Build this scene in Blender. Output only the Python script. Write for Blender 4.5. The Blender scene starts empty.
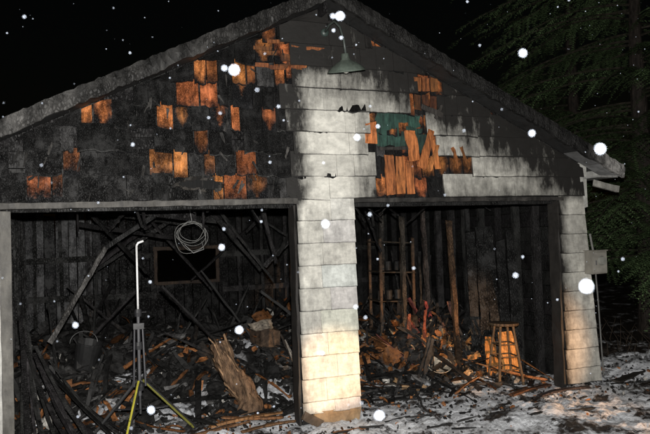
import bpy, math, random
from mathutils import Vector, Matrix, Euler, noise
random.seed(7)
R=random.random
def U(a,b): return a+(b-a)*random.random()
def sst(a,b,x):
    t=max(0,min(1,(x-a)/(b-a))); return t*t*(3-2*t)
def N(x,y,z=0): return noise.noise(Vector((x,y,z)))
scene=bpy.context.scene
# ------------------------------------------------------------------ helpers
class MB:
    def __init__(s): s.v=[];s.f=[];s.c=[]
    def add(s,vs,fs,col):
        o=len(s.v); s.v+=[tuple(p) for p in vs]
        s.f+=[tuple(i+o for i in f) for f in fs]
        if isinstance(col,list): s.c+=col
        else:
            c=tuple(col) if len(col)==4 else (*col,0.0)
            s.c+=[c]*len(vs)
    def box(s,c,size,rot=None,col=(.5,.5,.5),jit=0):
        hx,hy,hz=[a/2 for a in size]; vs=[]
        for x in(-hx,hx):
            for y in(-hy,hy):
                for z in(-hz,hz):
                    p=Vector((x+U(-jit,jit),y+U(-jit,jit),z+U(-jit,jit)))
                    if rot is not None: p=rot@p
                    vs.append(p+Vector(c))
        s.add(vs,[(0,1,3,2),(4,6,7,5),(0,4,5,1),(2,3,7,6),(0,2,6,4),(1,5,7,3)],col)
    def plank(s,p0,p1,w,t,col,seg=4,jit=.004,roll=0,up=None,taper=1.0,bow=0):
        p0=Vector(p0);p1=Vector(p1); d=(p1-p0); L=d.length; d.normalize()
        up=Vector(up) if up else (Vector((0,0,1)) if abs(d.z)<.9 else Vector((0,-1,0)))
        a=d.cross(up); a.normalize(); b=a.cross(d)
        M=Matrix.Rotation(roll,3,d); a=M@a; b=M@b
        vs=[];fs=[]
        for i in range(seg+1):
            k=i/seg; q=p0+d*L*k+b*bow*math.sin(math.pi*k); sc=1+(taper-1)*k
            for (u,v) in((-1,-1),(1,-1),(1,1),(-1,1)):
                vs.append(q+a*(u*w/2*sc+U(-jit,jit))+b*(v*t/2*sc+U(-jit,jit)*.7)+(d*U(-3*jit,3*jit) if i in(0,seg) else Vector()))
            if i:
                o=4*i
                for j in range(4): fs.append((o-4+j,o-4+(j+1)%4,o+(j+1)%4,o+j))
        fs.append((3,2,1,0)); o=4*seg; fs.append((o,o+1,o+2,o+3))
        s.add(vs,fs,col)
    def tube(s,pts,r,col,n=8,caps=True,jit=0):
        pts=[Vector(p) for p in pts]; vs=[];fs=[]
        ref=Vector((.13,.31,.94)).normalized(); m=len(pts)
        for i,p in enumerate(pts):
            d=(pts[min(i+1,m-1)]-pts[max(i-1,0)]).normalized()
            a=d.cross(ref)
            if a.length<.05: a=d.cross(Vector((1,0,0)))
            a.normalize(); b=d.cross(a)
            rr=r[i] if isinstance(r,(list,tuple)) else r
            for j in range(n):
                th=2*math.pi*j/n
                q=rr*(1+U(-jit,jit)); vs.append(p+a*math.cos(th)*q+b*math.sin(th)*q)
            if i:
                o=n*i
                for j in range(n): fs.append((o-n+j,o-n+(j+1)%n,o+(j+1)%n,o+j))
        if caps: fs.append(tuple(range(n-1,-1,-1))); fs.append(tuple(range(n*(m-1),n*m)))
        s.add(vs,fs,col)
    def lathe(s,prof,origin,M,col,n=28):
        vs=[];fs=[]; o=Vector(origin)
        for i,(r,z) in enumerate(prof):
            for j in range(n):
                th=2*math.pi*j/n; vs.append(o+M@Vector((r*math.cos(th),r*math.sin(th),z)))
            if i:
                k=n*i
                for j in range(n): fs.append((k-n+j,k-n+(j+1)%n,k+(j+1)%n,k+j))
        s.add(vs,fs,col)
    def sheet(s,c,w,h,rot,col,n=5,amp=.03,thick=.004):
        vs=[];fs=[];sd=U(0,99)
        for i in range(n+1):
            for j in range(n+1):
                u=(i/n-.5)*w;v=(j/n-.5)*h
                e=1+.25*N(i*1.7,j*1.3,sd)
                vs.append(rot@Vector((u*e,v*e,amp*2*N(u*5,v*5,sd)))+Vector(c))
        for i in range(n):
            for j in range(n):
                if n>4 and (i in(0,n-1) and j in(0,n-1)) and R()<.6: continue
                a=i*(n+1)+j; fs.append((a,a+1,a+n+2,a+n+1))
        s.add(vs,fs,col)
    def obj(s,name,mat,parent=None,smooth=False):
        me=bpy.data.meshes.new(name); me.from_pydata(s.v,[],s.f)
        at=me.color_attributes.new('Col','FLOAT_COLOR','POINT')
        flat=[x for c in s.c for x in c]; at.data.foreach_set('color',flat)
        if smooth: me.polygons.foreach_set('use_smooth',[True]*len(me.polygons))
        me.materials.append(mat); me.update()
        o=bpy.data.objects.new(name,me); scene.collection.objects.link(o)
        if parent: o.parent=parent
        return o
def empty(name,loc=(0,0,0)):
    e=bpy.data.objects.new(name,None); e.empty_display_size=.2; scene.collection.objects.link(e); return e
def rotm(x,y,z): return Euler((x,y,z)).to_matrix()
def rnd_rot(): return rotm(U(0,6.3),U(0,6.3),U(0,6.3))

def weather(name,nscale=6,rough=.7,crack=0.0,cscale=35,stretch=(1,1,1),metal=0,bump=.25,vary=.7,spec=.4,sootcol=(.010,.010,.011,1),sootnoise=.9,sst_=(1,1,1),g0=.05,g1=.9):
    m=bpy.data.materials.new(name); m.use_nodes=True; nt=m.node_tree; nd=nt.nodes; L=nt.links; nd.clear()
    out=nd.new('ShaderNodeOutputMaterial'); b=nd.new('ShaderNodeBsdfPrincipled'); L.new(b.outputs[0],out.inputs[0])
    b.inputs['Metallic'].default_value=metal; b.inputs['Specular IOR Level'].default_value=spec
    at=nd.new('ShaderNodeAttribute'); at.attribute_name='Col'
    tc=nd.new('ShaderNodeTexCoord'); mp=nd.new('ShaderNodeMapping'); mp.inputs['Scale'].default_value=stretch
    L.new(tc.outputs['Object'],mp.inputs[0])
    n1=nd.new('ShaderNodeTexNoise'); n1.inputs['Scale'].default_value=nscale; n1.inputs['Detail'].default_value=5; n1.inputs['Roughness'].default_value=.68
    L.new(mp.outputs[0],n1.inputs[0])
    r1=nd.new('ShaderNodeMapRange'); r1.inputs[1].default_value=.3; r1.inputs[2].default_value=.7; r1.inputs[3].default_value=1-vary*.75; r1.inputs[4].default_value=1+vary*.45
    L.new(n1.outputs[0],r1.inputs[0])
    vm=nd.new('ShaderNodeVectorMath'); vm.operation='SCALE'; L.new(at.outputs['Color'],vm.inputs[0]); L.new(r1.outputs[0],vm.inputs['Scale'])
    n2=nd.new('ShaderNodeTexNoise'); n2.inputs['Scale'].default_value=3.5; n2.inputs['Detail'].default_value=8; n2.inputs['Roughness'].default_value=.74
    mp2=nd.new('ShaderNodeMapping'); mp2.inputs['Scale'].default_value=sst_; L.new(tc.outputs['Object'],mp2.inputs[0]); L.new(mp2.outputs[0],n2.inputs[0])
    ma=nd.new('ShaderNodeMath'); ma.operation='MULTIPLY_ADD'; ma.inputs[1].default_value=sootnoise; ma.inputs[2].default_value=-sootnoise*.5
    L.new(n2.outputs[0],ma.inputs[0])
    ad=nd.new('ShaderNodeMath'); ad.operation='ADD'; L.new(at.outputs['Alpha'],ad.inputs[0]); L.new(ma.outputs[0],ad.inputs[1])
    gt=nd.new('ShaderNodeMapRange'); gt.inputs[1].default_value=g0; gt.inputs[2].default_value=g1; L.new(ad.outputs[0],gt.inputs[0])
    mu=nd.new('ShaderNodeMath'); mu.operation='MULTIPLY'; mu.use_clamp=True
    k=nd.new('ShaderNodeMath'); k.operation='MULTIPLY'; k.use_clamp=True; k.inputs[1].default_value=6; L.new(at.outputs['Alpha'],k.inputs[0])
    L.new(gt.outputs[0],mu.inputs[0]); L.new(k.outputs[0],mu.inputs[1])
    mx=nd.new('ShaderNodeMix'); mx.data_type='RGBA'; L.new(mu.outputs[0],mx.inputs[0]); L.new(vm.outputs[0],mx.inputs[6]); mx.inputs[7].default_value=sootcol
    col=mx.outputs[2]
    bm=nd.new('ShaderNodeBump'); bm.inputs['Strength'].default_value=bump; bm.inputs['Distance'].default_value=.012
    h=n1.outputs[0]
    if crack>0:
        vo=nd.new('ShaderNodeTexVoronoi'); vo.feature='DISTANCE_TO_EDGE'; vo.inputs['Scale'].default_value=cscale
        va=nd.new('ShaderNodeVectorMath'); va.operation='MULTIPLY_ADD'; va.inputs[1].default_value=(.07,.07,.07); L.new(n1.outputs['Color'],va.inputs[0]); L.new(mp.outputs[0],va.inputs[2])
        L.new(va.outputs[0],vo.inputs[0])
        cr=nd.new('ShaderNodeMapRange'); cr.inputs[1].default_value=0; cr.inputs[2].default_value=.22; cr.inputs[3].default_value=1; cr.inputs[4].default_value=0; L.new(vo.outputs[0],cr.inputs[0])
        pr=nd.new('ShaderNodeMapRange'); pr.inputs[1].default_value=.42; pr.inputs[2].default_value=.58; L.new(n2.outputs[0],pr.inputs[0])
        mm=nd.new('ShaderNodeMath'); mm.operation='MULTIPLY'; L.new(cr.outputs[0],mm.inputs[0]); L.new(pr.outputs[0],mm.inputs[1])
        cd=nd.new('ShaderNodeMath'); cd.operation='MULTIPLY_ADD'; cd.inputs[1].default_value=-crack; cd.inputs[2].default_value=1; L.new(mm.outputs[0],cd.inputs[0])
        v2=nd.new('ShaderNodeVectorMath'); v2.operation='SCALE'; L.new(col,v2.inputs[0]); L.new(cd.outputs[0],v2.inputs['Scale']); col=v2.outputs[0]
        hh=nd.new('ShaderNodeMath'); hh.operation='SUBTRACT'; L.new(n1.outputs[0],hh.inputs[0]); L.new(mm.outputs[0],hh.inputs[1]); h=hh.outputs[0]
    if bump>0:
        L.new(h,bm.inputs['Height']); L.new(bm.outputs[0],b.inputs['Normal'])
    L.new(col,b.inputs['Base Color'])
    rr=nd.new('ShaderNodeMapRange'); rr.inputs[3].default_value=max(.05,rough-.2); rr.inputs[4].default_value=min(1,rough+.2); L.new(n1.outputs[0],rr.inputs[0]); L.new(rr.outputs[0],b.inputs['Roughness'])
    return m
M_SIDE=weather('painted_siding',7,.6,0,stretch=(1.6,1.6,2.5),bump=.3,vary=.42,spec=.3,sootnoise=1.35,sst_=(2.6,2.6,.9),g0=.20,g1=.95,sootcol=(.016,.015,.014,1))
M_CHAR=weather('charred_wood',11,.55,.6,46,stretch=(1,1,.45),bump=.7,vary=1.2,spec=.22)
M_CEDAR=weather('cedar_wood',8,.7,0,stretch=(6,6,.8),bump=.3,vary=1.15,spec=.2,sootnoise=1.3)
M_SHINGLE=weather('burnt_shingle_wood',9,.55,.6,42,stretch=(3,3,.9),bump=.7,vary=1.2,spec=.25,sootnoise=1.9,sst_=(1.6,1.6,1.6),g0=.15)
M_PLAIN=weather('painted_metal',12,.45,0,bump=.08,vary=.3,spec=.5)
M_DEB=weather('burnt_debris',18,.65,0,50,bump=.6,vary=1.25,spec=.3)
M_BARK=weather('bark',22,.8,0,25,stretch=(1,1,.3),bump=1,vary=1.2,spec=.2)
M_FOL=weather('needles',3,.6,0,bump=0,vary=.5,spec=.25)
M_ROOF=weather('roofing',20,.85,0,bump=.5,vary=.6)

H=2.13; CO=.213
def rake(x): return 3.96-.485*abs(x)
garage=empty('burned_garage')
WHITE=(.60,.585,.53)
# ------------------------------------------------------------------ siding
def soot(s,z):
    v=.13
    if z>H-.05:
        v=max(v, sst(-.11,-.25,s+.06*N(z*9,2)))
        v=max(v, sst(3.18,3.42,z+.09*N(s*5,z*3))*1.1)
        v=max(v, .66*sst(2.7,3.25,z) if s<.9 else 0)
        d=math.hypot(max(0,.50-s)*2.3+max(0,s-.62)*1.0, max(0,z-2.15)*.85)
        v=max(v, 1.02-1.4*d)
        v=max(v, .70-1.2*max(0,z-2.13)-.12*max(0,s-2.0) if s>.30 else 0)
        v=max(v, sst(.98,.20,rake(s)-z+.1*N(s*2,z))*1.05 if s>.25 else 0)
        if s>.34: v=max(v,.50+.25*N(s*1.5,z*4,3))
    else:
        if abs(s)<.4: v=max(v,.8*sst(-.20,-.31,s+.03*N(z*7,1)), .4*sst(.20,.31,s), .5*sst(.3,.05,z), .42*sst(1.9,2.13,z),.30)
        if s>2.6: v=max(v,.95*sst(2.93,2.77,s), .45*sst(.35,.05,z),.34)
    return min(1.15,v)
side=MB(); under=MB(); 
KZ=(0,.05,.5,1)
def shingle(mb,x0,x1,z0,z1,y,col,th=.014,gap=.003,sf=None,drop=0,curl=0,nx=3,grime_shade=.75,ash=None,jt=.006):
    x0+=gap;x1-=gap; vs=[];cs=[];nz=3; j=[U(-jt,jt) for _ in range(nx+1)]
    for kk in range(nz+1):
        k=KZ[kk]
        for i in range(nx+1):
            x=x0+(x1-x0)*i/nx; zt=min(z1+.03,rake(x)+.02) if z0>1.9 else z1+.02
            zb=z0+j[i]-drop*(i/nx)
            z=zb+(zt-zb)*k; z=max(z,zb) if zt>zb else zb
            yy=y-th*(1-k)-curl*(1-k)**2*(.4+.6*abs(math.sin(i*2.1)))
            vs.append((x,yy,z)); a=sf(x,z) if sf else 0
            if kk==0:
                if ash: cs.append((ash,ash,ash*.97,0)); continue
                a+=grime_shade  # butt edge painted darker: course shadow line together with grime
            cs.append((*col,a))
    fs=[]
    for k in range(nz):
        for i in range(nx):
            a=k*(nx+1)+i; fs.append((a,a+1,a+nx+2,a+nx+1))
    o=len(vs)
    for i in range(nx+1):
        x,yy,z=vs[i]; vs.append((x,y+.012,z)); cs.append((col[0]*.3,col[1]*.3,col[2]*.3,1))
    for i in range(nx): fs.append((o+i,o+i+1,i+1,i))
    for (i,e) in((0,0),(nx,nx)):
        t=nz*(nx+1)+i; m=(nx+1)+i; x,yy,z=vs[t]; vs.append((x,y+.012,z)); cs.append(cs[t])
        fs.append((o+e,i,m,2*(nx+1)+i,t,len(vs)-1))
    mb.add(vs,fs,cs)
def in_hole(s,z):
    n=.09*N(s*4,z*4,9)
    if .55+n<s<1.25+n and 2.10<z<3.04: return True
    if .42<s<.58 and 2.66<z<2.88: return True
    if 1.25<=s<1.55+n and 2.40<z<2.62: return True
    if 1.0<s<1.35 and 3.18<z<3.45: return True
    if 1.0<s<1.3 and 3.0<z<3.2: return True
    return False
spots=[(-2.3,2.53,.09),(-2.01,2.78,.07),(-1.47,2.78,.15),(-1.46,2.55,.14),(-1.28,3.0,.09),(-.96,3.0,.22),(-1.12,2.72,.1),(-1.12,2.5,.1),(-.93,2.78,.14),(-.73,2.55,.13),(-.68,2.27,.08),(-.54,3.0,.07),(-.45,2.28,.12),(-.5,3.46,.16),(-.28,3.46,.12),(-.66,3.25,.09),(-2.5,2.3,.14),(-.9,2.27,.06),(-.42,2.76,.06),(-1.75,2.55,.05),(-.35,3.22,.08),(-.78,3.22,.07),(-1.1,3.22,.05),(-.2,3.66,.12)]
nrow=int((rake(0)-H)/CO)+2
for r in range(nrow):
    z0=H+.0+r*CO; z1=z0+CO
    x=-.34+U(-.1,.05)
    while x<3.12:
        w=U(.40,.62); x1=min(x+w,3.12)
        xm=(x+x1)/2
        if rake(xm)<z0-.02: x=x1; continue
        q=x
        while q<x1-.01:
            q1=min(q+U(.1,.24) if (.3<xm<1.7) else x1,x1)
            if not in_hole((q+q1)/2,(z0+z1)/2):
                c=U(.84,1.08); cc=tuple(a*c for a in WHITE)
                dr=U(0,.03) if R()<.12 else 0
                shingle(side,q,q1,z0,z1,-.035+U(-.002,.002),cc,th=.02,sf=soot,drop=dr,curl=U(0,.03) if (R()<.15 and z0>3.2) else 0,gap=.0015,nx=4,grime_shade=.55,jt=.003)
            q=q1
        x=x1
    x=-3.12+U(-.1,0)
    while x<1.9:
        w=U(.09,.21); x1=x+w; xm=(x+x1)/2; zc=(z0+z1)/2
        if rake(xm)<z0 or R()<(.10 if xm<-.3 else 0): x=x1; continue
        orange=any(abs(xm-a)<b and abs(zc-bz)<.105 for a,bz,b in spots)
        if not orange and -2.3<xm<-.3 and R()<.13: orange=True
        if orange and R()<.1: orange=False
        if xm>.35: orange=R()<.75
        cu=0; th=.016+U(0,.012); yo=U(-.006,.003); ash=None
        if orange:
            g=U(.45,1.25); col=(.50*g,.165*g*U(.85,1.15),.05*g); s0=U(.02,.60); ex=R()<.5
            sf=lambda a,b,s0=s0,z0=z0,ex=ex,xm=xm: s0+.6*sst(.08,0,b-z0)+(.7*sst(0,.08,abs(a-xm)) if ex else 0)
            gp=U(.003,.012)
        else:
            g=U(.3,1.2)
            if R()<.10: g*=3.5
            col=(.014*g,.0137*g,.0137*g); sf=lambda a,b: .0
            gp=U(.001,.006); cu=U(0,.04) if R()<.3 else 0
            if R()<.4: ash=U(.02,.08)
        shingle(under,x,x1,z0+U(-.014,.008),z1,-.008+yo,col,th=th,sf=sf,gap=gp,drop=U(-.02,.02),curl=cu,nx=4,grime_shade=.9,ash=ash,jt=.012)
        x=x1
    x=-3.1
    while x<-.36:
        w=U(.15,.5); x1=min(x+w,-.3); xm=(x+x1)/2; zc=(z0+z1)/2
        near=any(abs(xm-a)<b+.5*w and abs(zc-bz)<.105 for a,bz,b in spots)
        p=.5 if (r==0 or xm<-2.1) else .18
        if not near and rake(xm)>z0+.1 and R()<p:
            g=U(.4,1.2); 
            if R()<.15: g*=3
            shingle(under,x,x1,z0,z1,-.034,(.012*g,.012*g,.012*g),th=.02,sf=lambda a,b:0,gap=.004,drop=U(-.03,.03),curl=U(0,.03),nx=6,grime_shade=.9,ash=U(.03,.10) if R()<.6 else None,jt=.016)
        x=x1
under.obj('under_shingles',M_SHINGLE,garage)
for r in range(10):
    z0=r*CO; z1=z0+CO
    c=U(.9,1.06); cc=tuple(a*c for a in WHITE)
    m=U(-.1,.1)
    zb=z0+(.10 if r==0 else 0)
    shingle(side,-.295,m,zb,z1,-.035,cc,sf=soot,th=.026,gap=.001,drop=U(-.004,.004),nx=5,grime_shade=.5,jt=.003)
    shingle(side,m,.295,zb,z1,-.036,tuple(a*U(.93,1.05) for a in cc),sf=soot,th=.026,gap=.001,drop=U(-.004,.004),nx=5,grime_shade=.5,jt=.003)
    fl=.17*(1-z0/2.3)
    c=U(.72,.92); cc=tuple(a*c for a in WHITE)
    shingle(side,2.77,3.08+fl,z0+(.05 if r==0 else 0),z1,-.036,cc,sf=soot,th=.026,gap=.001,drop=U(-.005,.005),nx=6,grime_shade=.55,jt=.003)
    shingle(side,-3.12,-2.90,z0,z1,-.036,cc,sf=lambda a,b:.5,th=.02,gap=.001)
side.obj('shingle_siding',M_SIDE,garage)
# ------------------------------------------------------------------ structure
st=MB(); BK=(.011,.0106,.0106)
def bk(k=1): g=U(.6,1.5)*k; return (BK[0]*g,BK[1]*g*U(.95,1.05),BK[2]*g)
z=H
while z<3.95:
    wx=min(3.1,(3.96-z)/.485)
    st.plank((-wx,.02,z+.07),(wx,.02,z+.07),.03,.135,bk(),seg=30,jit=.003)
    z+=.14
st.plank((-3.1,.09,H+.02),(3.1,.09,H+.02),.09,.2,bk(),seg=30,jit=.006)
st.box((0,.075,H/2),(.585,.17,H),None,bk()); st.box((2.95,.075,H/2),(.34,.17,H),None,bk()); st.box((-3.0,.075,H/2),(.22,.17,H),None,bk())
BD=5.4
z=0.0
while z<2.3:
    for sx in(-1,1):
        st.plank((sx*3.12,.16,z+.09),(sx*3.12,BD,z+.09),.02,.175,bk(.9),seg=14,jit=.003)
    z+=.18
x=-3.1
while x<3.1:
    w=U(.10,.2)
    g=bk(.6)
    if x<-1.9: gg=U(.02,.17); g=(gg,gg*1.0,gg*1.03)
    elif R()<.2: gg=U(.01,.03); g=(gg,gg,gg)
    if -1.05<x+w/2<.02:
        st.plank((x+w/2,BD,0),(x+w/2,BD+.01,1.05),w-.012,.02,g,seg=6,jit=.006,up=(0,-1,0))
        st.plank((x+w/2,BD,1.62),(x+w/2,BD,2.35+U(-.1,.2)),w-.012,.02,g,seg=4,jit=.006,up=(0,-1,0))
    else:
        st.plank((x+w/2,BD+U(-.02,.01),0),(x+w/2,BD,2.4+U(-.2,.4)),w-.012,.02,g,seg=8,jit=.006,up=(0,-1,0))
    x+=w
for i in range(14):
    for sx in(-1,1):
        if R()<.12: continue
        st.plank((sx*3.05,.35+i*.39,0),(sx*3.05,.35+i*.39,2.28),.05,.1,bk(U(1,3)),seg=9,jit=.006,up=(1,0,0))
for i in range(15):
    xx=-2.9+i*.41
    if -1.05<xx<0.0: continue
    st.plank((xx,BD-.07,0),(xx+U(-.03,.03),BD-.07,2.3),.05,.1,bk(U(1.0,3.5)),seg=9,jit=.006,up=(0,-1,0))
for zz in(.9,1.5,2.3):
    st.plank((-3,BD-.1,zz),(-1.1,BD-.1,zz+U(-.03,.03)),.05,.09,bk(2),seg=9,jit=.006)
    st.plank((.05,BD-.1,zz),(3,BD-.1,zz+U(-.03,.03)),.05,.09,bk(2),seg=9,jit=.006)
for i in range(9):
    y=.5+i*.6
    a=-3.05; b=3.05
    if i in(2,5): b=U(-1,.2)
    if i in(4,): a=U(.2,1)
    st.plank((a,y,2.36),(b,y,2.33 if b>2 else 2.05),.045,.14,bk(1.3),seg=26,jit=.007)
for i in range(12):
    y=.1+i*.47
    for sx in(-1,1):
        st.plank((sx*3.15,y,2.44),(0,y,3.93),.045,.12,bk(1.2),seg=14,jit=.006)
st.plank((0,-.2,3.97),(0,BD,3.97),.04,.16,bk(),seg=10)
for i in range(34):
    xx=U(-2.6,2.7)
    if abs(xx)<.35: continue
    st.plank((xx,U(.2,1.6),2.28),(xx+U(-.25,.25),U(.2,1.8),U(1.85,2.15)),U(.006,.035),.012,bk(1.5),seg=4,jit=.004)
# collapsed ceiling framing
for i in range(20):
    xx=U(-2.7,1.6); yy_=U(2.2,4.9)
    st.plank((xx,yy_,U(2.0,2.35)),(xx+U(-1.2,1.2),yy_+U(-.8,.4),U(.9,2.0)),U(.03,.06),U(.03,.06),bk(U(1,4)),seg=12,jit=.009,taper=U(.4,1))
st.obj('frame_and_walls',M_CHAR,garage)
bg=MB(); bg.add([(-3.15,BD+.03,2.25),(3.15,BD+.03,2.25),(3.15,BD+.03,2.45),(0,BD+.03,3.95),(-3.15,BD+.03,2.45)],[(0,1,2,3,4)],(.02,.02,.02)); bg.obj('back_gable',M_CHAR,garage)
wn=MB(); 
for (a,b) in(((-1.06,1.05),(.02,1.05)),((-1.06,1.63),(.02,1.63)),((-1.04,1.05),(-1.04,1.63)),((0.0,1.05),(0.0,1.63))):
    wn.plank((a[0],BD-.05,a[1]),(b[0],BD-.05,b[1]),.055,.05,(.09,.06,.04,.5),seg=7,jit=.007,up=(0,-1,0))
wn.obj('window_frame',M_CEDAR,garage)
# roof
rf=MB()
for sx in(-1,1):
    for i in range(19):
        x0=.0+i*.182; x1=x0+.2
        for j in range(10):
            ya=-.30+j*.62; yb=ya+.615
            g=U(.03,.07); zz=lambda x,o:4.10-.485*x+o
            vs=[(sx*x0,ya,zz(x0,0)),(sx*x0,yb,zz(x0,0)),(sx*x1,yb,zz(x1,.014)),(sx*x1,ya,zz(x1,.014)),
                (sx*x0,ya,zz(x0,-.03)),(sx*x0,yb,zz(x0,-.03)),(sx*x1,yb,zz(x1,-.03)),(sx*x1,ya,zz(x1,-.03))]
            rf.add(vs,[(0,1,2,3),(4,7,6,5),(0,3,7,4),(1,5,6,2),(3,2,6,7),(0,4,5,1)],(g,g,g))
rf.obj('roof_covering',M_ROOF,garage)
fa=MB(); rk=MB()
for sx in(-1,1):
    n=110
    vs=[];cs=[];fs=[]
    for i in range(n+1):
        x=3.42*i/n
        top=4.11-.485*x+U(-.008,.008); bot=4.15-.485*x-.185+U(-.010,.010)+(.03*N(x*4,sx*3))
        if sx<0: g=.016+.085*max(0,N(x*7,1.3)+.0)+.02*R()+.03*sst(2.2,2.8,x)
        else: g=.008+.025*max(0,N(x*6,5))+.012*R()+.24*sst(2.9,3.28,x)
        for (y,z) in((-.335,bot),(-.345,(bot+top)/2+U(-.03,.03)),(-.335,top),(-.295,top),(-.295,bot)):
            vs.append((sx*x,y+U(-.004,.004),z)); cs.append((g,g*.97,g*.93,0))
        if i:
            o=5*i
            for j in range(5): fs.append((o-5+j,o-5+(j+1)%5,o+(j+1)%5,o+j))
    fs.append((5*n,5*n+1,5*n+2,5*n+3,5*n+4)); rk.add(vs,fs,cs)
    for i in range(12):
        x0=i*.285; x1=x0+.28
        zz=lambda x:3.985-.485*x
        g=.02+.25*(sst(2.6,3.1,x0) if sx>0 else 0)
        fa.add([(sx*x0,-.29,zz(x0)),(sx*x1,-.29,zz(x1)),(sx*x1,-.05,zz(x1)),(sx*x0,-.05,zz(x0)),(sx*x0,-.29,zz(x0)+.02),(sx*x1,-.29,zz(x1)+.02),(sx*x1,-.05,zz(x1)+.02),(sx*x0,-.05,zz(x0)+.02)],[(0,1,2,3),(7,6,5,4),(0,4,5,1),(3,2,6,7)],(g,g,g,.3))
    fa.plank((sx*3.40,-.29,2.40),(sx*3.40,5.8,2.40),.025,.12,(.42,.42,.40,.25) if sx>0 else (.06,.06,.06,.4),seg=12,jit=.003,up=(0,0,1))
    fa.plank((sx*3.25,-.27,2.33),(sx*3.25,5.8,2.33),.28,.02,(.3,.3,.29,.3) if sx>0 else (.05,.05,.05),seg=12,jit=.002)
rk.obj('rake_boards',M_CHAR,garage)
fa.plank((3.14,-.16,2.27),(3.46,-.20,2.19),.03,.07,(.36,.35,.32,.5),seg=4,jit=.006)
fa.plank((3.12,-.02,2.0),(3.12,-.02,2.5),.09,.04,(.45,.45,.42,.3),seg=4,jit=.003)
fa.obj('soffit_and_eaves',M_SIDE,garage)
tr=MB()
tr.plank((-2.90,-.065,H-.035),(-.30,-.065,H-.02),.03,.05,(.17,.16,.145,.72),seg=34,jit=.006)
tr.plank((.30,-.065,H-.02),(2.80,-.065,H-.03),.03,.04,(.12,.11,.10,.85),seg=34,jit=.006)
tr.plank((-2.865,-.06,0),(-2.865,-.06,H-.07),.08,.03,(.50,.49,.46,.3),seg=14,jit=.003,up=(0,-1,0))
tr.plank((-2.82,.05,0),(-2.82,.05,H-.07),.03,.14,(.20,.19,.17,.6),seg=14,jit=.003,up=(1,0,0))
tr.plank((-.31,.06,0),(-.31,.06,H-.07),.022,.16,(.05,.042,.038,.8),seg=14,jit=.006,up=(0,-1,0))
tr.plank((2.755,.05,0),(2.755,.05,H-.06),.022,.16,(.05,.045,.04,.8),seg=14,jit=.006,up=(0,-1,0))
tr.plank((-.20,-.05,.06),(.27,-.05,.05),.02,.12,(.30,.20,.11,.35),seg=6,jit=.008)
tr.plank((-.29,-.06,.10),(-.12,-.06,.0),.02,.08,(.12,.08,.05,.5),seg=4,jit=.006)
tr.obj('door_trim',M_SIDE,garage)
th=MB()
GR=(.045,.11,.085)
th.sheet((.82,-.026,2.86),.50,.44,rotm(math.pi/2,0,0),(*GR,.42),n=8,amp=.004)
th.sheet((.98,-.03,2.72),.30,.24,rotm(math.pi/2,.1,.0),(*GR,.6),n=5,amp=.01)
def OR(k=1,a=.2): g=U(.65,1.2)*k; return (.50*g,.175*g*U(.9,1.1),.055*g,a+U(0,.2))
for (x0,z0,x1,z1,w) in((.70,2.17,.69,2.56,.10),(.81,2.17,.81,2.54,.10),(.92,2.18,.91,2.50,.085)):
    th.plank((x0,-.045,z0),(x1,-.045,z1),w,.014,OR(),seg=5,jit=.005,up=(0,-1,0))
for (x0,z0,x1,z1,w,y) in((.98,2.50,.93,2.80,.12,-.05),(1.04,2.42,1.17,2.80,.10,-.065),(1.12,2.40,1.23,2.66,.05,-.08),(1.25,2.42,1.19,2.70,.07,-.05),(1.48,2.44,1.42,2.64,.04,-.06),(1.60,2.42,1.52,2.64,.03,-.07),(.50,2.67,.50,2.88,.13,-.04)):
    th.plank((x0,y,z0),(x1,y,z1),w,.012,OR(1,U(.05,.4)),seg=4,jit=.008,up=(0,-1,0),taper=U(.6,1))
for (x0,z0,x1,z1,w,y) in((.60,2.62,1.0,2.64,.03,-.05),(1.08,3.06,1.30,2.98,.05,-.06),(1.22,2.93,1.30,3.08,.03,-.06)):
    th.plank((x0,y,z0),(x1,y,z1),w,.012,(.05,.045,.04,.3),seg=4,jit=.006,up=(0,-1,0))
for i in range(18):
    x=U(-.75,-.12); z=U(3.36,3.62)
    th.plank((x,-.035,z),(x+U(.08,.2),-.035,z+U(-.01,.01)),.035,.01,OR(U(.4,.9),.35),seg=3,jit=.004,roll=math.pi/2)
for i in range(3):
    x=1.04+i*.1; th.plank((x,-.04,3.22),(x,-.04,3.36),.08,.012,OR(U(.6,1),.3),seg=3,jit=.004,up=(0,-1,0))
for i in range(3):
    x=1.04+i*.09; th.plank((x,-.035,3.03),(x,-.035,3.18),.07,.012,OR(U(.3,.7),.5),seg=3,jit=.004,up=(0,-1,0))
hp=[]
for i in range(20):
    a=i/20*2*math.pi; rr=1+.5*N(a*2.3,3)+U(-.12,.12); hp.append((-1.2+.20*math.cos(a)*rr,-.062,2.27+.055*math.sin(a)*rr))
th.add(hp,[tuple(range(20))],(.003,.003,.003))
for i in range(20):
    if R()<.3: continue
    p=hp[i]; q=hp[(i+1)%20]; g=U(.01,.06)
    th.plank(p,(q[0]+U(-.02,.02),q[1]-U(0,.03),q[2]+U(-.02,.02)),U(.006,.03),.006,(g,g*.9,g*.8),seg=3,jit=.007,up=(0,-1,0))
for i in range(90):
    x=U(-2.8,-.2); z=U(2.2,3.6)
    if rake(x)<z+.1: continue
    g=U(.01,.07)
    th.plank((x,-.055,z),(x+U(-.06,.06),-.06-U(0,.04),z-U(.03,.12)),U(.004,.025),.006,(g,g*.95,g*.9),seg=3,jit=.005,up=(0,-1,0),taper=U(.1,1))
th.obj('torn_boards',M_CEDAR,garage)
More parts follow.
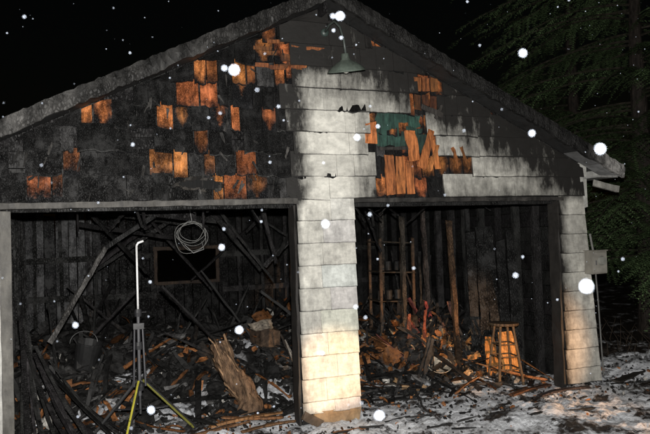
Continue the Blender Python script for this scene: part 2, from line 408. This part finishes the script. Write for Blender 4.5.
# ------------------------------------------------------------------ barn light
bl=empty('barn_light')
m=MB(); 
m.lathe([(0,.02),(.035,.02),(.04,0),(.04,-.02)],(.04,-.05,3.74),rotm(math.pi/2,0,0),(.03,.045,.04),16)
pth=[(.04,-.06,3.74),(.045,-.16,3.78),(.055,-.28,3.78),(.075,-.36,3.70),(.09,-.40,3.57),(.10,-.41,3.44)]
m.tube(pth,.011,(.05,.06,.055),10)
m.obj('gooseneck_arm',M_PLAIN,bl,True)
m=MB()
m.lathe([(.0,.10),(.035,.10),(.04,.05),(.055,.035),(.10,.012),(.145,-.02),(.172,-.05),(.178,-.062),(.170,-.056),(.14,-.025),(.09,.005),(.0,.02)],(.10,-.41,3.34),rotm(.22,-.16,0),(.12,.15,.125,.5),32)
m.obj('shade',M_SIDE,bl,True)
m=MB(); m.lathe([(0,.03),(.02,.03),(.03,0),(.035,-.03),(.02,-.06),(0,-.066)],(.10,-.41,3.325),rotm(.22,-.12,0),(.4,.4,.36),16); m.obj('bulb',M_PLAIN,bl,True)
# ------------------------------------------------------------------ electric box
eb=empty('electrical_box')
m=MB(); c=(.26,.245,.21,.35)
m.box((3.17,-.12,1.38),(.21,.11,.25),None,c,.002); m.box((3.17,-.182,1.38),(.19,.012,.22),None,(.30,.285,.25,.3),.001)
m.box((3.17,-.12,1.512),(.23,.14,.012),None,c); m.box((3.11,-.192,1.38),(.012,.012,.05),None,(.1,.1,.1))
m.lathe([(0,.03),(.045,.028),(.055,.0)],(3.19,-.188,1.40),rotm(math.pi/2,0,0),(.2,.2,.18),18)
m.tube([(3.21,-.07,1.26),(3.25,-.05,.9),(3.28,-.05,.1)],.009,(.1,.1,.095),8); m.tube([(3.17,-.09,1.5),(3.16,-.06,1.7)],.012,(.15,.15,.14),8)
m.obj('box_body',M_PLAIN,eb)
# ------------------------------------------------------------------ ground
def axis(lo,hi,d,far):
    a=[]; v=lo
    while v<=hi+1e-6: a.append(v); v+=d
    s=d
    while a[-1]<far: s*=1.35; a.append(a[-1]+s)
    s=d
    while a[0]>-far: s*=1.35; a.insert(0,a[0]-s)
    return a
xs=axis(-4.5,6,.035,300); ys=axis(-2.2,1.6,.035,300)
def gh(x,y):
    o=sst(.3,-.1,y) if abs(x)<3.1 else 1
    near=1 if abs(x)<12 and abs(y)<12 else 0
    h=.045*N(x*1.3,y*1.3)+.05*N(x*4,y*4,2)+.045*abs(N(x*9,y*9,5))+.02*N(x*22,y*22,5)
    h+=.10*math.exp(-((x-4.6)/.9)**2-((y-.2)/1.6)**2)
    return h*near*(.5+.5*o)-.012
vs=[(x,y,gh(x,y)) for x in xs for y in ys]; ny=len(ys)
fs=[(i*ny+j,(i+1)*ny+j,(i+1)*ny+j+1,i*ny+j+1) for i in range(len(xs)-1) for j in range(ny-1)]
me=bpy.data.meshes.new('ground'); me.from_pydata(vs,[],fs); me.polygons.foreach_set('use_smooth',[True]*len(fs))
g=bpy.data.materials.new('snowy_ground'); g.use_nodes=True; nt=g.node_tree; nd=nt.nodes; L=nt.links; b=nd['Principled BSDF']
tc=nd.new('ShaderNodeTexCoord')
def tn(scale,det=8,ro=.6):
    n=nd.new('ShaderNodeTexNoise'); n.inputs['Scale'].default_value=scale; n.inputs['Detail'].default_value=det; n.inputs['Roughness'].default_value=ro; L.new(tc.outputs['Object'],n.inputs[0]); return n
na=tn(2.2,9,.74); nb=tn(17,6,.72); sx=nd.new('ShaderNodeSeparateXYZ'); L.new(tc.outputs['Object'],sx.inputs[0])
yy=nd.new('ShaderNodeMapRange'); yy.inputs[1].default_value=.4; yy.inputs[2].default_value=1.5; yy.inputs[3].default_value=.04; yy.inputs[4].default_value=-.08; L.new(sx.outputs['Y'],yy.inputs[0])
ad=nd.new('ShaderNodeMath'); ad.operation='ADD'; L.new(na.outputs[0],ad.inputs[0]); L.new(yy.outputs[0],ad.inputs[1])
sm=nd.new('ShaderNodeMapRange'); sm.inputs[1].default_value=.47; sm.inputs[2].default_value=.52; L.new(ad.outputs[0],sm.inputs[0])
snc=nd.new('ShaderNodeValToRGB'); L.new(nb.outputs[0],snc.inputs[0])
e=snc.color_ramp.elements; e[0].position=.30; e[0].color=(.28,.28,.30,1); e[1].position=.52; e[1].color=(.88,.90,.94,1)
drc=nd.new('ShaderNodeValToRGB'); L.new(nb.outputs[0],drc.inputs[0])
e=drc.color_ramp.elements; e[0].position=.35; e[0].color=(.010,.009,.009,1); e[1].position=.7; e[1].color=(.07,.055,.045,1)
mx=nd.new('ShaderNodeMix'); mx.data_type='RGBA'; L.new(sm.outputs[0],mx.inputs[0]); L.new(drc.outputs[0],mx.inputs[6]); L.new(snc.outputs[0],mx.inputs[7]); L.new(mx.outputs[2],b.inputs['Base Color'])
rg=nd.new('ShaderNodeMapRange'); rg.inputs[3].default_value=.28; rg.inputs[4].default_value=.6; L.new(sm.outputs[0],rg.inputs[0]); L.new(rg.outputs[0],b.inputs['Roughness'])
bp=nd.new('ShaderNodeBump'); bp.inputs['Strength'].default_value=1; bp.inputs['Distance'].default_value=.04
hs=nd.new('ShaderNodeMath'); hs.operation='ADD'; L.new(nb.outputs[0],hs.inputs[0]); L.new(sm.outputs[0],hs.inputs[1]); L.new(hs.outputs[0],bp.inputs['Height']); L.new(bp.outputs[0],b.inputs['Normal'])
me.materials.append(g); go=bpy.data.objects.new('ground',me); scene.collection.objects.link(go)
# ------------------------------------------------------------------ debris
def mound(x,y):
    e=sst(.35,1.3,y)
    h=.05+.36*sst(.6,3.2,y)+.18*N(x*1.1,y*1.1,4)+.09*N(x*4,y*4,8)
    h+=.24*math.exp(-((x+.7)/.7)**2-((y-1.7)/.8)**2)+.30*math.exp(-((x-2.2)/.7)**2-((y-1.8)/.8)**2)
    return max(-.02,h)*e-.02*(1-e)
def gz(x,y):
    return max(mound(x,y),gh(x,y)) if (abs(x)<3 and y>0) else gh(x,y)
db=MB()
nx,ny2=150,130; vs=[];cs=[]
for i in range(nx+1):
    for j in range(ny2+1):
        x=-3.02+6.04*i/nx; y=.40+4.95*j/ny2
        z=mound(x,y)+(.05*N(x*13,y*13)+.02*N(x*40,y*40))*sst(.4,.9,y)-.03*sst(.7,.4,y); vs.append((x,y,z))
        n=N(x*6,y*6,11); g=.007+.014*R()
        if n>.32: g=.04+.2*(n-.28)
        c=(g,g*.97,g*.94,0)
        if N(x*3,y*3,20)>.36 and y<2.4: g=.34*U(.6,1.1); c=(g,g,g*1.03,0)
        if x>.5 and N(x*5,y*5,30)>.32: g=U(.3,1); c=(.24*g,.10*g,.035*g,0)
        cs.append(c)
fs=[(i*(ny2+1)+j,(i+1)*(ny2+1)+j,(i+1)*(ny2+1)+j+1,i*(ny2+1)+j+1) for i in range(nx) for j in range(ny2)]
db.add(vs,fs,cs)
def debcol(x=0):
    r=R()
    if x>.4: r=min(.97,r+.06) if R()<.7 else r
    if r<.76: g=U(.006,.028); return (g,g*.97,g*.95)
    if r<.86: g=U(.04,.16); return (g,g*.98,g*.97)
    if r<.97: g=U(.2,.95)**1.3; return (.38*g,.155*g,.055*g)
    g=U(.2,.6); return (g,g*.96,g*.88)
for i in range(1300):
    x=U(-2.95,2.95); y=abs(random.gauss(0,1))*1.8+.35
    if y>5.2: continue
    if x<0 and R()<.25: continue
    l=U(.05,.3) if R()<.86 else U(.4,1.1)
    a=U(0,6.3); dx,dy=math.cos(a)*l/2,math.sin(a)*l/2
    cx=lambda q:max(-2.95,min(2.95,q)); 
    xa,ya,xb,yb=cx(x-dx),max(-.2,y-dy),cx(x+dx),min(5.2,y+dy)
    za=gz(xa,ya)+U(-.01,.05); zb=gz(xb,yb)+U(-.01,.05)
    if R()<.18: zb+=U(.05,.35)*sst(.5,1.2,y)
    db.plank((xa,ya,za+.01),(xb,yb,zb+.01),U(.008,.075),U(.006,.03),debcol(x),seg=5,jit=.008,roll=U(-.8,.8),taper=U(.2,1.1),bow=U(-.02,.04))
for i in range(3600):
    f=i%5<2
    x=U(-3.4,4.4) if f else U(-2.95,2.95); y=random.gauss(.15,.45) if f else U(.3,4.5)
    if abs(x)<.33 and -.1<y<.2: continue
    z=gz(x,y)
    s=U(.006,.028) if f else U(.012,.06)
    db.box((x,y,z+s*.25),(s*U(.6,1.8),s,s*U(.4,.9)),rnd_rot(),debcol(x),s*.3)
for i in range(150):
    x=U(-2.9,2.9);y=U(.7,4.5)
    db.sheet((x,y,mound(x,y)+U(.02,.13)),U(.1,.4),U(.08,.3),rotm(U(-.9,.9),U(-.9,.9),U(0,6)),debcol(x),6,U(.02,.07))
for i in range(30):
    y=U(1.2,5.0); x=U(-2.8,2.8)
    a=U(0,6.3); l=U(.6,1.6); el=U(.3,1.2)
    x2=max(-2.95,min(2.95,x+math.cos(a)*l*math.cos(el))); y2=max(.9,min(5.2,y+math.sin(a)*l*math.cos(el)))
    db.plank((x,y,mound(x,y)-.05),(x2,y2,min(2.25,mound(x,y)+l*math.sin(el))),U(.02,.06),U(.02,.05),bk(U(.6,2.2)),seg=10,jit=.008,taper=U(.3,1))
for i in range(70): # burnt timbers jutting from the right-bay heap
    x=random.gauss(2.0,.5); y=random.gauss(1.6,.45)
    if x>2.9 or x<.5 or y<.8: continue
    a=U(0,6.3); l=U(.2,.65); el=U(.2,1.3); g=U(.006,.03)
    c=(g,g,g) if R()<.8 else (.34*U(.3,1),.14*U(.3,1),.05,.2)
    db.plank((x,y,mound(x,y)-.03),(min(2.95,x+math.cos(a)*l*math.cos(el)),y+math.sin(a)*l*math.cos(el),mound(x,y)+l*math.sin(el)),U(.02,.09),U(.01,.04),c,seg=6,jit=.009,taper=U(.3,1))
for i in range(90):
    x=U(-3,3.8); y=U(-.95,.5)
    if abs(x)<.5 and y>-.2: y=-.4
    a=U(-.9,.9); l=U(.05,.35)
    db.plank((x,y,gh(x,y)+.015),(x+l*math.cos(a),y+l*math.sin(a)*.5,gh(x,y)+.02),U(.006,.03),.012,debcol(),seg=4,jit=.005)
db.obj('fire_debris',M_DEB)
sl=MB()
for (cx,cy,rx,ry) in((-.25,1.0,.35,.25),(-1.3,.85,.4,.25),(.8,.85,.35,.25),(1.5,.70,.5,.22),(2.1,.6,.35,.18),(-2.0,1.0,.3,.2),(1.1,1.9,.3,.3),(-.05,2.2,.4,.3),(-1.7,1.6,.3,.2)):
    n=24; vs=[];fs=[]
    for i in range(n+1):
        for j in range(n+1):
            u=-1+2*i/n; v=-1+2*j/n; x=cx+u*rx; y=cy+v*ry
            k=max(0,1-math.hypot(u,v)**2*(1+1.2*N(x*6,y*6,2)))
            vs.append((x,y,mound(x,y)-.06+.09*k**.6+.06*N(x*14,y*14)+.035*N(x*30,y*30)))
    fs=[(i*(n+1)+j,(i+1)*(n+1)+j,(i+1)*(n+1)+j+1,i*(n+1)+j+1) for i in range(n) for j in range(n)]
    sl.add(vs,fs,(.68,.70,.74,.38))
sl.obj('snow_patches',weather('dirty_snow',18,.6,0,bump=1,vary=.9,sootnoise=1.6,sst_=(3,3,3)),None,True)
fb=MB()
for (a,b,w,c) in(((-1.15,.15,.05),(-.4,.28,.06),.06,(.38,.19,.08,.3)),((-1.0,.32,.08),(-.45,.12,.06),.045,(.30,.14,.06,.35)),((-1.35,.0,.04),(-.75,.14,.06),.035,(.22,.11,.05,.4)),((-.9,-.1,.04),(-.36,-.02,.05),.04,(.25,.13,.06,.4)),
    ((1.55,.25,.04),(1.75,.1,.22),.09,(.34,.14,.05,.3)),((2.0,-.1,.04),(2.6,.05,.05),.06,(.14,.07,.04,.4)),((2.2,-.3,.05),(2.9,-.25,.05),.07,(.05,.04,.04)),((3.3,-.2,.06),(4.1,.1,.07),.1,(.04,.035,.03)),((3.6,-.5,.06),(4.3,-.3,.09),.06,(.14,.07,.04,.3))):
    fb.plank(a,b,w,.02,c,seg=8,jit=.007,bow=U(-.01,.03),taper=U(.5,1))
fb.obj('loose_planks',M_CEDAR)
ls=MB()
for i in range(15):
    t=i/14
    ls.plank((-2.78+.25*t+U(-.05,.05),1.1+U(-.2,.2),1.05-.5*t+U(-.1,.1)),(-2.74+1.0*t+U(-.05,.05),-.12+U(-.15,.2),.03),U(.015,.045),.01,bk(U(1,4)),seg=9,jit=.004,bow=-.10*R(),roll=U(-.4,.4))
ls.obj('fallen_slats',M_CHAR)
lp=MB(); lp.plank((-2.55,1.6,.72),(-1.95,1.75,1.72),.04,.05,(.12,.115,.11),seg=14,jit=.008)
lp.plank((-1.95,1.75,1.72),(-1.2,1.9,2.2),.04,.05,(.03,.03,.03),seg=8,jit=.008); lp.obj('fallen_rafter',M_CHAR)
lg=MB(); pts=[];rs=[]
for i in range(19):
    k=i/18; pts.append((-.62-.28*k+.03*math.sin(k*7),.62+.25*k,.0+.70*k)); rs.append(.125*(1-.30*k)*(1+.25*N(k*7,1)))
lg.tube(pts,rs,(.24,.145,.085,.38),18,True,.16)
for i in range(26):
    k=U(0,.9); a=U(-2.8,-.3); r=.12*(1-.3*k); c=Vector((-.62-.28*k,.62+.25*k,.70*k))
    p=c+Vector((math.cos(a)*r,math.sin(a)*r,0)); g=U(.3,1.2)
    lg.plank(p,p+Vector((-.1+U(-.05,.05),U(-.03,.06),U(.08,.24))),U(.01,.035),.01,(.34*g,.21*g,.12*g,.2),seg=4,jit=.008)
lg.obj('charred_log',M_BARK,None,False)
# ------------------------------------------------------------------ work light stand
ws=empty('work_light_stand'); cx,cy=-1.75,.11
m=MB(); m.tube([(cx,cy,1.10),(cx,cy,1.74)],.009,(.8,.8,.8),12); m.tube([(cx,cy,1.74),(cx+.015,cy,1.765),(cx+.06,cy,1.78)],.010,(.85,.85,.85),10); m.obj('chrome_mast',M_PLAIN,ws,True)
m=MB(); B=(.02,.02,.022)
m.tube([(cx,cy,.42),(cx,cy,1.16)],.015,(.06,.06,.065),12)
m.lathe([(.0,.03),(.03,.03),(.034,0),(.03,-.035),(0,-.035)],(cx,cy,1.15),rotm(0,0,0),B,12); m.lathe([(.0,.03),(.032,.03),(.036,0),(.032,-.035),(0,-.035)],(cx,cy,.86),rotm(0,0,0),B,12)
m.lathe([(.0,.03),(.034,.03),(.04,0),(.034,-.035),(0,-.035)],(cx,cy,.50),rotm(0,0,0),B,12)
m.tube([(cx+.03,cy,1.15),(cx+.07,cy,1.15)],.006,B,6)
for sx in(-1,1): m.tube([(cx+sx*.035,cy,1.0),(cx+sx*.05,cy,.50)],.010,(.035,.035,.04),8)
m.box((cx,cy,1.03),(.09,.05,.05),None,B,.002)
m.obj('mast_body',M_PLAIN,ws)
m=MB()
for k,a in enumerate((-1.95,.35,2.45)):
    fx,fy=cx+.52*math.cos(a),cy+.52*math.sin(a); fz=.03
    ca=Vector((cx+.03*math.cos(a),cy+.03*math.sin(a),.55)); cb_=Vector((fx,fy,fz))
    c=(.50,.45,.05,.2) if k==0 else ((.28,.27,.05,.4) if k==1 else (.05,.05,.05))
    m.tube([ca,cb_],.011,c,8)
    m.tube([ca+Vector((.014,0,.0)),cb_+Vector((.018,0,.01))],.009,B,6)
    m.tube([(cx+.02*math.cos(a),cy+.02*math.sin(a),.30),(cx+.30*math.cos(a),cy+.30*math.sin(a),.275)],.008,B,6)
    m.tube([(fx,fy,fz+.03),(fx+.02*math.cos(a),fy+.02*math.sin(a),fz-.01)],.017,B,8)
m.tube([(cx,cy,.42),(cx,cy,.26)],.013,B,8)
m.obj('tripod_legs',M_PLAIN,ws)
wc=MB()
for k in range(5):
    r=.135+.012*k; p=[]
    for i in range(33):
        a=2*math.pi*i/32; p.append((-1.01+r*math.cos(a)+.03*math.sin(k*3)+.012*math.sin(3*a+k),1.65+.012*k+.02*math.sin(a*2+k),1.88-.022*k+r*math.sin(a)*(.8+.04*k)+.012*math.cos(2*a+k*2)))
    wc.tube(p,.003,(.22,.22,.21),6,False)
wc.tube([(-1.01,1.66,1.99),(-1.03,1.68,2.15),(-1.0,1.7,2.3)],.004,(.3,.3,.3),6)
wc.tube([(-.9,1.66,1.75),(-.88,1.66,1.66),(-1.0,1.66,1.62),(-1.1,1.66,1.72)],.004,(.3,.3,.3),6)
wc.obj('hanging_wire_coil',M_PLAIN,None,True)
sh=MB(); ox,oy=1.6,2.2
for dx in(0,.5):
    for dy in(0,.35): sh.plank((ox+dx,oy+dy,.1),(ox+dx+.02,oy+dy,1.70),.035,.03,(.10,.06,.035,.35),seg=9,jit=.003,up=(0,-1,0))
for zz in(.45,.85,1.25,1.66):
    sh.plank((ox-.02,oy+.17,zz),(ox+.54,oy+.17,zz-.03),.38,.015,(.06,.045,.03,.3),seg=5,jit=.006)
    for k in range(4):
        if zz<1.5 and R()<.7:
            x=ox+.06+k*.13; g=U(.006,.03); sh.lathe([(0,0),(.045,0),(.045,.12),(.03,.13),(.0,.13)],(x,oy+.12,zz+.01),rotm(U(-.05,.05),0,0),(g,g,g),12)
sh.obj('storage_shelf',M_DEB)
sto=MB(); ox,oy=2.36,.50; zt=.70
sto.lathe([(0,.0),(.16,.0),(.17,.012),(.165,.03),(0,.034)],(ox,oy,zt-.03),rotm(0,.03,0),(.10,.07,.045,.3),24)
SC=(.14,.095,.055,.35)
for a in(.6,2.2,3.75,5.3):
    sto.tube([(ox+.11*math.cos(a),oy+.11*math.sin(a),zt-.03),(ox+.21*math.cos(a),oy+.21*math.sin(a),.0)],[.015,.017],SC,8)
for zz,rr in((.18,.185),(.32,.165),(.46,.145)):
    q=[(ox+rr*math.cos(a),oy+rr*math.sin(a),zz) for a in(.6,2.2,3.75,5.3,.6)]
    for i in range(4): sto.tube([q[i],q[i+1]],.009,SC,6)
sto.obj('wooden_stool',M_CEDAR)
pw=MB()
pw.plank((2.38,.76,.03),(2.42,.88,.46),.20,.014,(.50,.22,.06,.4),seg=7,jit=.014,up=(0,-1,0),taper=.6)
pw.plank((2.62,.72,.03),(2.60,.80,.50),.26,.014,(.58,.28,.09,.25),seg=7,jit=.014,up=(0,-1,0),taper=.8)
pw.obj('plywood_sheet',M_CEDAR)
ld=MB()
for k in range(5):
    o=k*.13
    ld.plank((2.34+o*.9,1.05-o*.4,.05),(2.52+o*.9+U(-.02,.02),1.40-o*.4,1.75+U(-.12,.12)),.115,.03,(.010,.010,.010),seg=16,jit=.008,up=(-.45,-1,.2))
ld.obj('charred_door',M_CHAR)
po=MB()
for (x,y,c,t) in((2.05,1.0,(.13,.075,.04,.35),1.9),(1.35,3.2,(.10,.09,.08,.3),2.2),(2.4,2.3,(.09,.07,.06,.3),2.2),(1.0,3.9,(.08,.08,.08,.2),2.2),(2.8,1.9,(.03,.03,.03),2.2),(1.75,1.8,(.06,.05,.04),2.0),(1.95,2.9,(.05,.045,.04),2.2),(1.6,3.6,(.07,.07,.07),2.2)):
    po.plank((x,y,mound(x,y)-.05),(x+U(-.08,.08),y,t),.055,.05,c,seg=14,jit=.008,up=(0,-1,0))
po.obj('charred_posts',M_CHAR)
ip=MB()
for i in range(190):
    x=random.gauss(2.02,.32); y=random.gauss(1.3,.28); g=U(.15,1.1)
    if x>2.9 or y<.5: continue
    c=random.choice([(.60*g,.28*g,.09*g,.25),(.50*g,.2*g,.06*g,.35),(.78*g,.55*g,.32*g,.2),(.02,.018,.015,.2),(.02,.017,.015,.1),(.01,.01,.01,0)])
    ip.sheet((x,y,mound(x,y)+U(-.02,.22)),U(.03,.14),U(.02,.11),rotm(U(-1.4,1.4),U(-1.2,1.2),U(0,6)),c,5,U(.03,.09))
for i in range(40):
    x=random.gauss(1.3,.25); y=random.gauss(1.7,.3); g=U(.15,1.0)
    if y<.6: continue
    ip.sheet((x,y,mound(x,y)+U(-.02,.22)),U(.04,.2),U(.04,.2),rotm(U(.4,1.6),U(-.9,.9),U(-.9,.9)),(.46*g,.18*g,.05*g,.4),5,.06)
for i in range(50):
    x=U(.5,2.7); y=U(.5,1.2); g=U(.3,1.0)
    ip.sheet((x,y,gz(x,y)+U(.0,.06)),U(.03,.10),U(.02,.09),rotm(U(-.8,1.2),U(-.9,.9),U(-.9,.9)),(.55*g,.34*g,.17*g,.25),4,.04)
ip.obj('insulation_scraps',M_DEB)
cb=MB(); 
cb.box((-.12,1.9,.56),(.28,.26,.22),rotm(.12,.18,.3),(.13,.085,.055,.5),.03)
cb.sheet((-.2,1.72,.72),.3,.14,rotm(.6,.1,.3),(.40,.34,.27,.35),6,.05)
cb.obj('cardboard_box',M_DEB)
pn=MB(); pn.lathe([(0,.0),(.11,.0),(.14,.05),(.15,.055),(.145,.06),(.135,.052),(.105,.008),(0,.008)],(1.75,.95,mound(1.75,.95)+.06),rotm(.5,-.2,0),(.55,.48,.38,.45),24); pn.obj('metal_pan',M_SIDE,None,True)
bu=MB(); bu.lathe([(0,0),(.12,0),(.15,.30),(.155,.30),(.155,.315),(.145,.315),(.115,.01),(0,.01)],(-2.2,2.2,mound(-2.2,2.2)),rotm(.15,.2,0),(.03,.03,.03,.4),20)
p=[(-2.2+.15*math.cos(a),2.2-.04+.02*math.sin(a),mound(-2.2,2.2)+.3+.13*math.sin(a)) for a in [i*math.pi/10 for i in range(11)]]
bu.tube(p,.004,(.1,.1,.1),6); bu.obj('scorched_bucket',M_PLAIN)
# ------------------------------------------------------------------ conifers
def blocked(p): return abs(p.x)<3.55 and -.5<p.y<6 and p.z<4.3-.485*abs(p.x)
def conifer(name,bx,by,h,Rr,seed,nb,zmin,amin,amax,br=1,dn=1):
    random.seed(seed); e=empty(name); t=MB()
    t.tube([(bx+.05*math.sin(k),by,-.1+h*k/10) for k in range(11)],[.20*(1-k/10.5) for k in range(11)],(.03,.024,.02),12,True,.06); 
    F=[];V=[];C=[]
    for i in range(nb):
        z=zmin+(h*.95-zmin)*(i/nb)**1.15; a=U(amin,amax); Lb=Rr*(1-z/h)**.6*U(.7,1.1)
        d=Vector((math.cos(a),math.sin(a),0)); sd=Vector((-d.y,d.x,0)); n=max(6,int(Lb/.10)); sp=[]
        cz=U(.1,.35); wob=U(0,9)
        for k in range(n+1):
            q=k/n; pt=Vector((bx,by,z))+d*Lb*q+Vector((0,0,cz*Lb*q*.4-.38*Lb*q*q))+sd*.12*math.sin(q*4+wob)*q
            if blocked(pt): break
            sp.append(pt)
        if len(sp)<5: continue
        nn=len(sp)-1
        ss_=sp[::3]+[sp[-1]]
        t.tube(ss_,[max(.003,.022*(1-j/len(ss_))) for j in range(len(ss_))],(.035,.03,.022),5,False)
        tone=U(.5,1.4)*br
        for k in range(2,nn+1):
            q=k/n
            for s in(-1,1):
                l=(.55*(1-q)+.16)*U(.5,1.1)*min(1,Lb/2+.3)
                if R()<.10: continue
                td=(sd*s*U(.7,1)+d*U(.4,.8)+Vector((0,0,U(-.55,-.1)))).normalized()
                if blocked(sp[k]+td*l): continue
                m=max(3,int(l/(.030/dn))); up=Vector((0,0,1)); ss=td.cross(up).normalized()
                g=tone*U(.6,1.3)
                for j in range(m):
                    p=sp[k]+td*l*(j/m)+Vector((0,0,-.3*l*(j/m)**2))
                    for s2 in(-1,1):
                        nl=U(.045,.075)*(1.1-.5*j/m); nd_=(ss*s2+td*.6+Vector((0,0,U(-.6,.4)))).normalized()
                        w=td*.013; o=len(V)
                        V+= [tuple(p-w),tuple(p+w),tuple(p+nd_*nl)]; F.append((o,o+1,o+2))
                        C+=[(.068*g,.105*g,.046*g,0)]*3
    t.obj('trunk_and_limbs',M_BARK,e)
    f=MB(); f.v=V;f.f=F;f.c=C; f.obj('foliage',M_FOL,e)
conifer('hemlock_tree',6.6,2.4,10,4.9,3,130,1.2,1.6,5.6,1.25)
conifer('hemlock_tree',8.0,5.5,12,4.8,5,60,1.0,2.0,5.2,1.3,.8)
random.seed(21)
br=MB()
for i in range(60):
    x=U(4.4,6.4);y=U(-.2,1.8); z=gh(x,y)
    p=[(x,y,z),(x+U(-.1,.1),y,z+.15),(x+U(-.25,.25),y+U(-.1,.1),z+U(.25,.5))]
    br.tube(p,[.005,.004,.002],(.04,.03,.022),5)
br.obj('winter_brush',M_CEDAR)
# ------------------------------------------------------------------ falling snow
sn=MB()
ico=[(0,0,1),(.894,0,.447),(.276,.851,.447),(-.724,.526,.447),(-.724,-.526,.447),(.276,-.851,.447),(.724,.526,-.447),(-.276,.851,-.447),(-.894,0,-.447),(-.276,-.851,-.447),(.724,-.526,-.447),(0,0,-1)]
icf=[(0,1,2),(0,2,3),(0,3,4),(0,4,5),(0,5,1),(1,6,2),(2,7,3),(3,8,4),(4,9,5),(5,10,1),(6,7,2),(7,8,3),(8,9,4),(9,10,5),(10,6,1),(11,7,6),(11,8,7),(11,9,8),(11,10,9),(11,6,10)]
def flake(x,y,z,r):
    sn.add([(x+a*r*U(.7,1.2),y+b*r*U(.7,1.2),z+c*r*U(.7,1.2)) for a,b,c in ico],icf,(.8,.8,.82))
for (x,y,z,r) in((-1.992,-4.927,2.047,.004),(-1.799,-4.893,2.159,.0036),(-1.642,-5.272,1.716,.004),(-1.47,-5.124,1.907,.0042),(-1.758,-4.909,1.484,.004),(-1.762,-4.693,1.81,.004),(-1.447,-4.919,2.113,.0036),(-1.9275,-4.631,1.605,.004),(-1.9155,-4.422,1.7675,.0036),(-1.24,-4.675,2.007,.0045),(-1.577,-4.442,2.025,.0045)):
    flake(x,y,z,r)
for i in range(900):
    x=U(-5,6.5);y=U(-4.2,-.45);z=U(.1,5.2)
    if math.hypot(x+2.22,y+5.91)<2.4: continue
    flake(x,y,z,U(.0015,.004))
for i in range(34):
    D=U(1.2,2.6); a=U(-.5,.5); b_=U(-.3,.4)
    flake(-2.22+D*(.352+.936*a),-5.91+D*(.936-.352*a),1.79+D*b_,U(.0022,.0042))
for i in range(200): flake(U(-8,9),U(0,7),U(4.3,7.5),U(.003,.005))
ms=bpy.data.materials.new('snowflake'); ms.use_nodes=True; nt=ms.node_tree; pb=nt.nodes['Principled BSDF']; pb.inputs['Base Color'].default_value=(.66,.73,.86,1); pb.inputs['Roughness'].default_value=1; pb.inputs['Specular IOR Level'].default_value=0
tp=nt.nodes.new('ShaderNodeBsdfTransparent'); mxs=nt.nodes.new('ShaderNodeMixShader'); mxs.inputs[0].default_value=.6
nt.links.new(tp.outputs[0],mxs.inputs[1]); nt.links.new(pb.outputs[0],mxs.inputs[2]); nt.links.new(mxs.outputs[0],nt.nodes['Material Output'].inputs[0])
sn.obj('falling_snow',ms)
# ------------------------------------------------------------------ world + lights
w=bpy.data.worlds.new('World'); scene.world=w; w.use_nodes=True
sk=w.node_tree.nodes.new('ShaderNodeTexSky'); sk.sky_type='NISHITA'; sk.sun_disc=False; sk.sun_elevation=math.radians(1); sk.sun_rotation=math.radians(200)
bgd=w.node_tree.nodes['Background']; w.node_tree.links.new(sk.outputs[0],bgd.inputs[0]); bgd.inputs[1].default_value=.0012
C=Vector((-2.22,-5.91,1.79))
def spot(name,loc,tgt,en,ang,blend,col,rad):
    l=bpy.data.lights.new(name,'SPOT'); l.energy=en; l.spot_size=math.radians(ang); l.spot_blend=blend; l.color=col; l.shadow_soft_size=rad
    o=bpy.data.objects.new(name,l); scene.collection.objects.link(o); o.location=loc
    o.rotation_euler=(Vector(tgt)-Vector(loc)).to_track_quat('-Z','Y').to_euler(); return o
spot('camera_flash',C+Vector((.03,0,.16)),(.3,.2,1.9),2050,100,.7,(1,.975,.93),.02)
spot('truck_headlight',(2.6,-9.0,.75),(0,0,.46),5600,6.2,.8,(1,.62,.32),.05)
spot('truck_headlight',(3.2,-9.0,.75),(2.25,.8,.45),5200,11,.8,(1,.52,.22),.05)
# ------------------------------------------------------------------ camera
cd=bpy.data.cameras.new('Camera'); cam=bpy.data.objects.new('Camera',cd); scene.collection.objects.link(cam); scene.camera=cam
cd.sensor_width=36; cd.lens=36.2; cd.clip_end=1000; cd.clip_start=.05
cam.location=C
fw=Vector((.352,.936,math.tan(math.radians(1.5)))).normalized()
q=fw.to_track_quat('-Z','Y'); cam.rotation_euler=(q.to_matrix()@Matrix.Rotation(math.radians(-1.8),3,'Z')).to_euler()
cd.dof.use_dof=True; cd.dof.focus_distance=6.6; cd.dof.aperture_fstop=2.1
scene.view_settings.view_transform='Standard'; scene.view_settings.look='None'; scene.view_settings.exposure=0
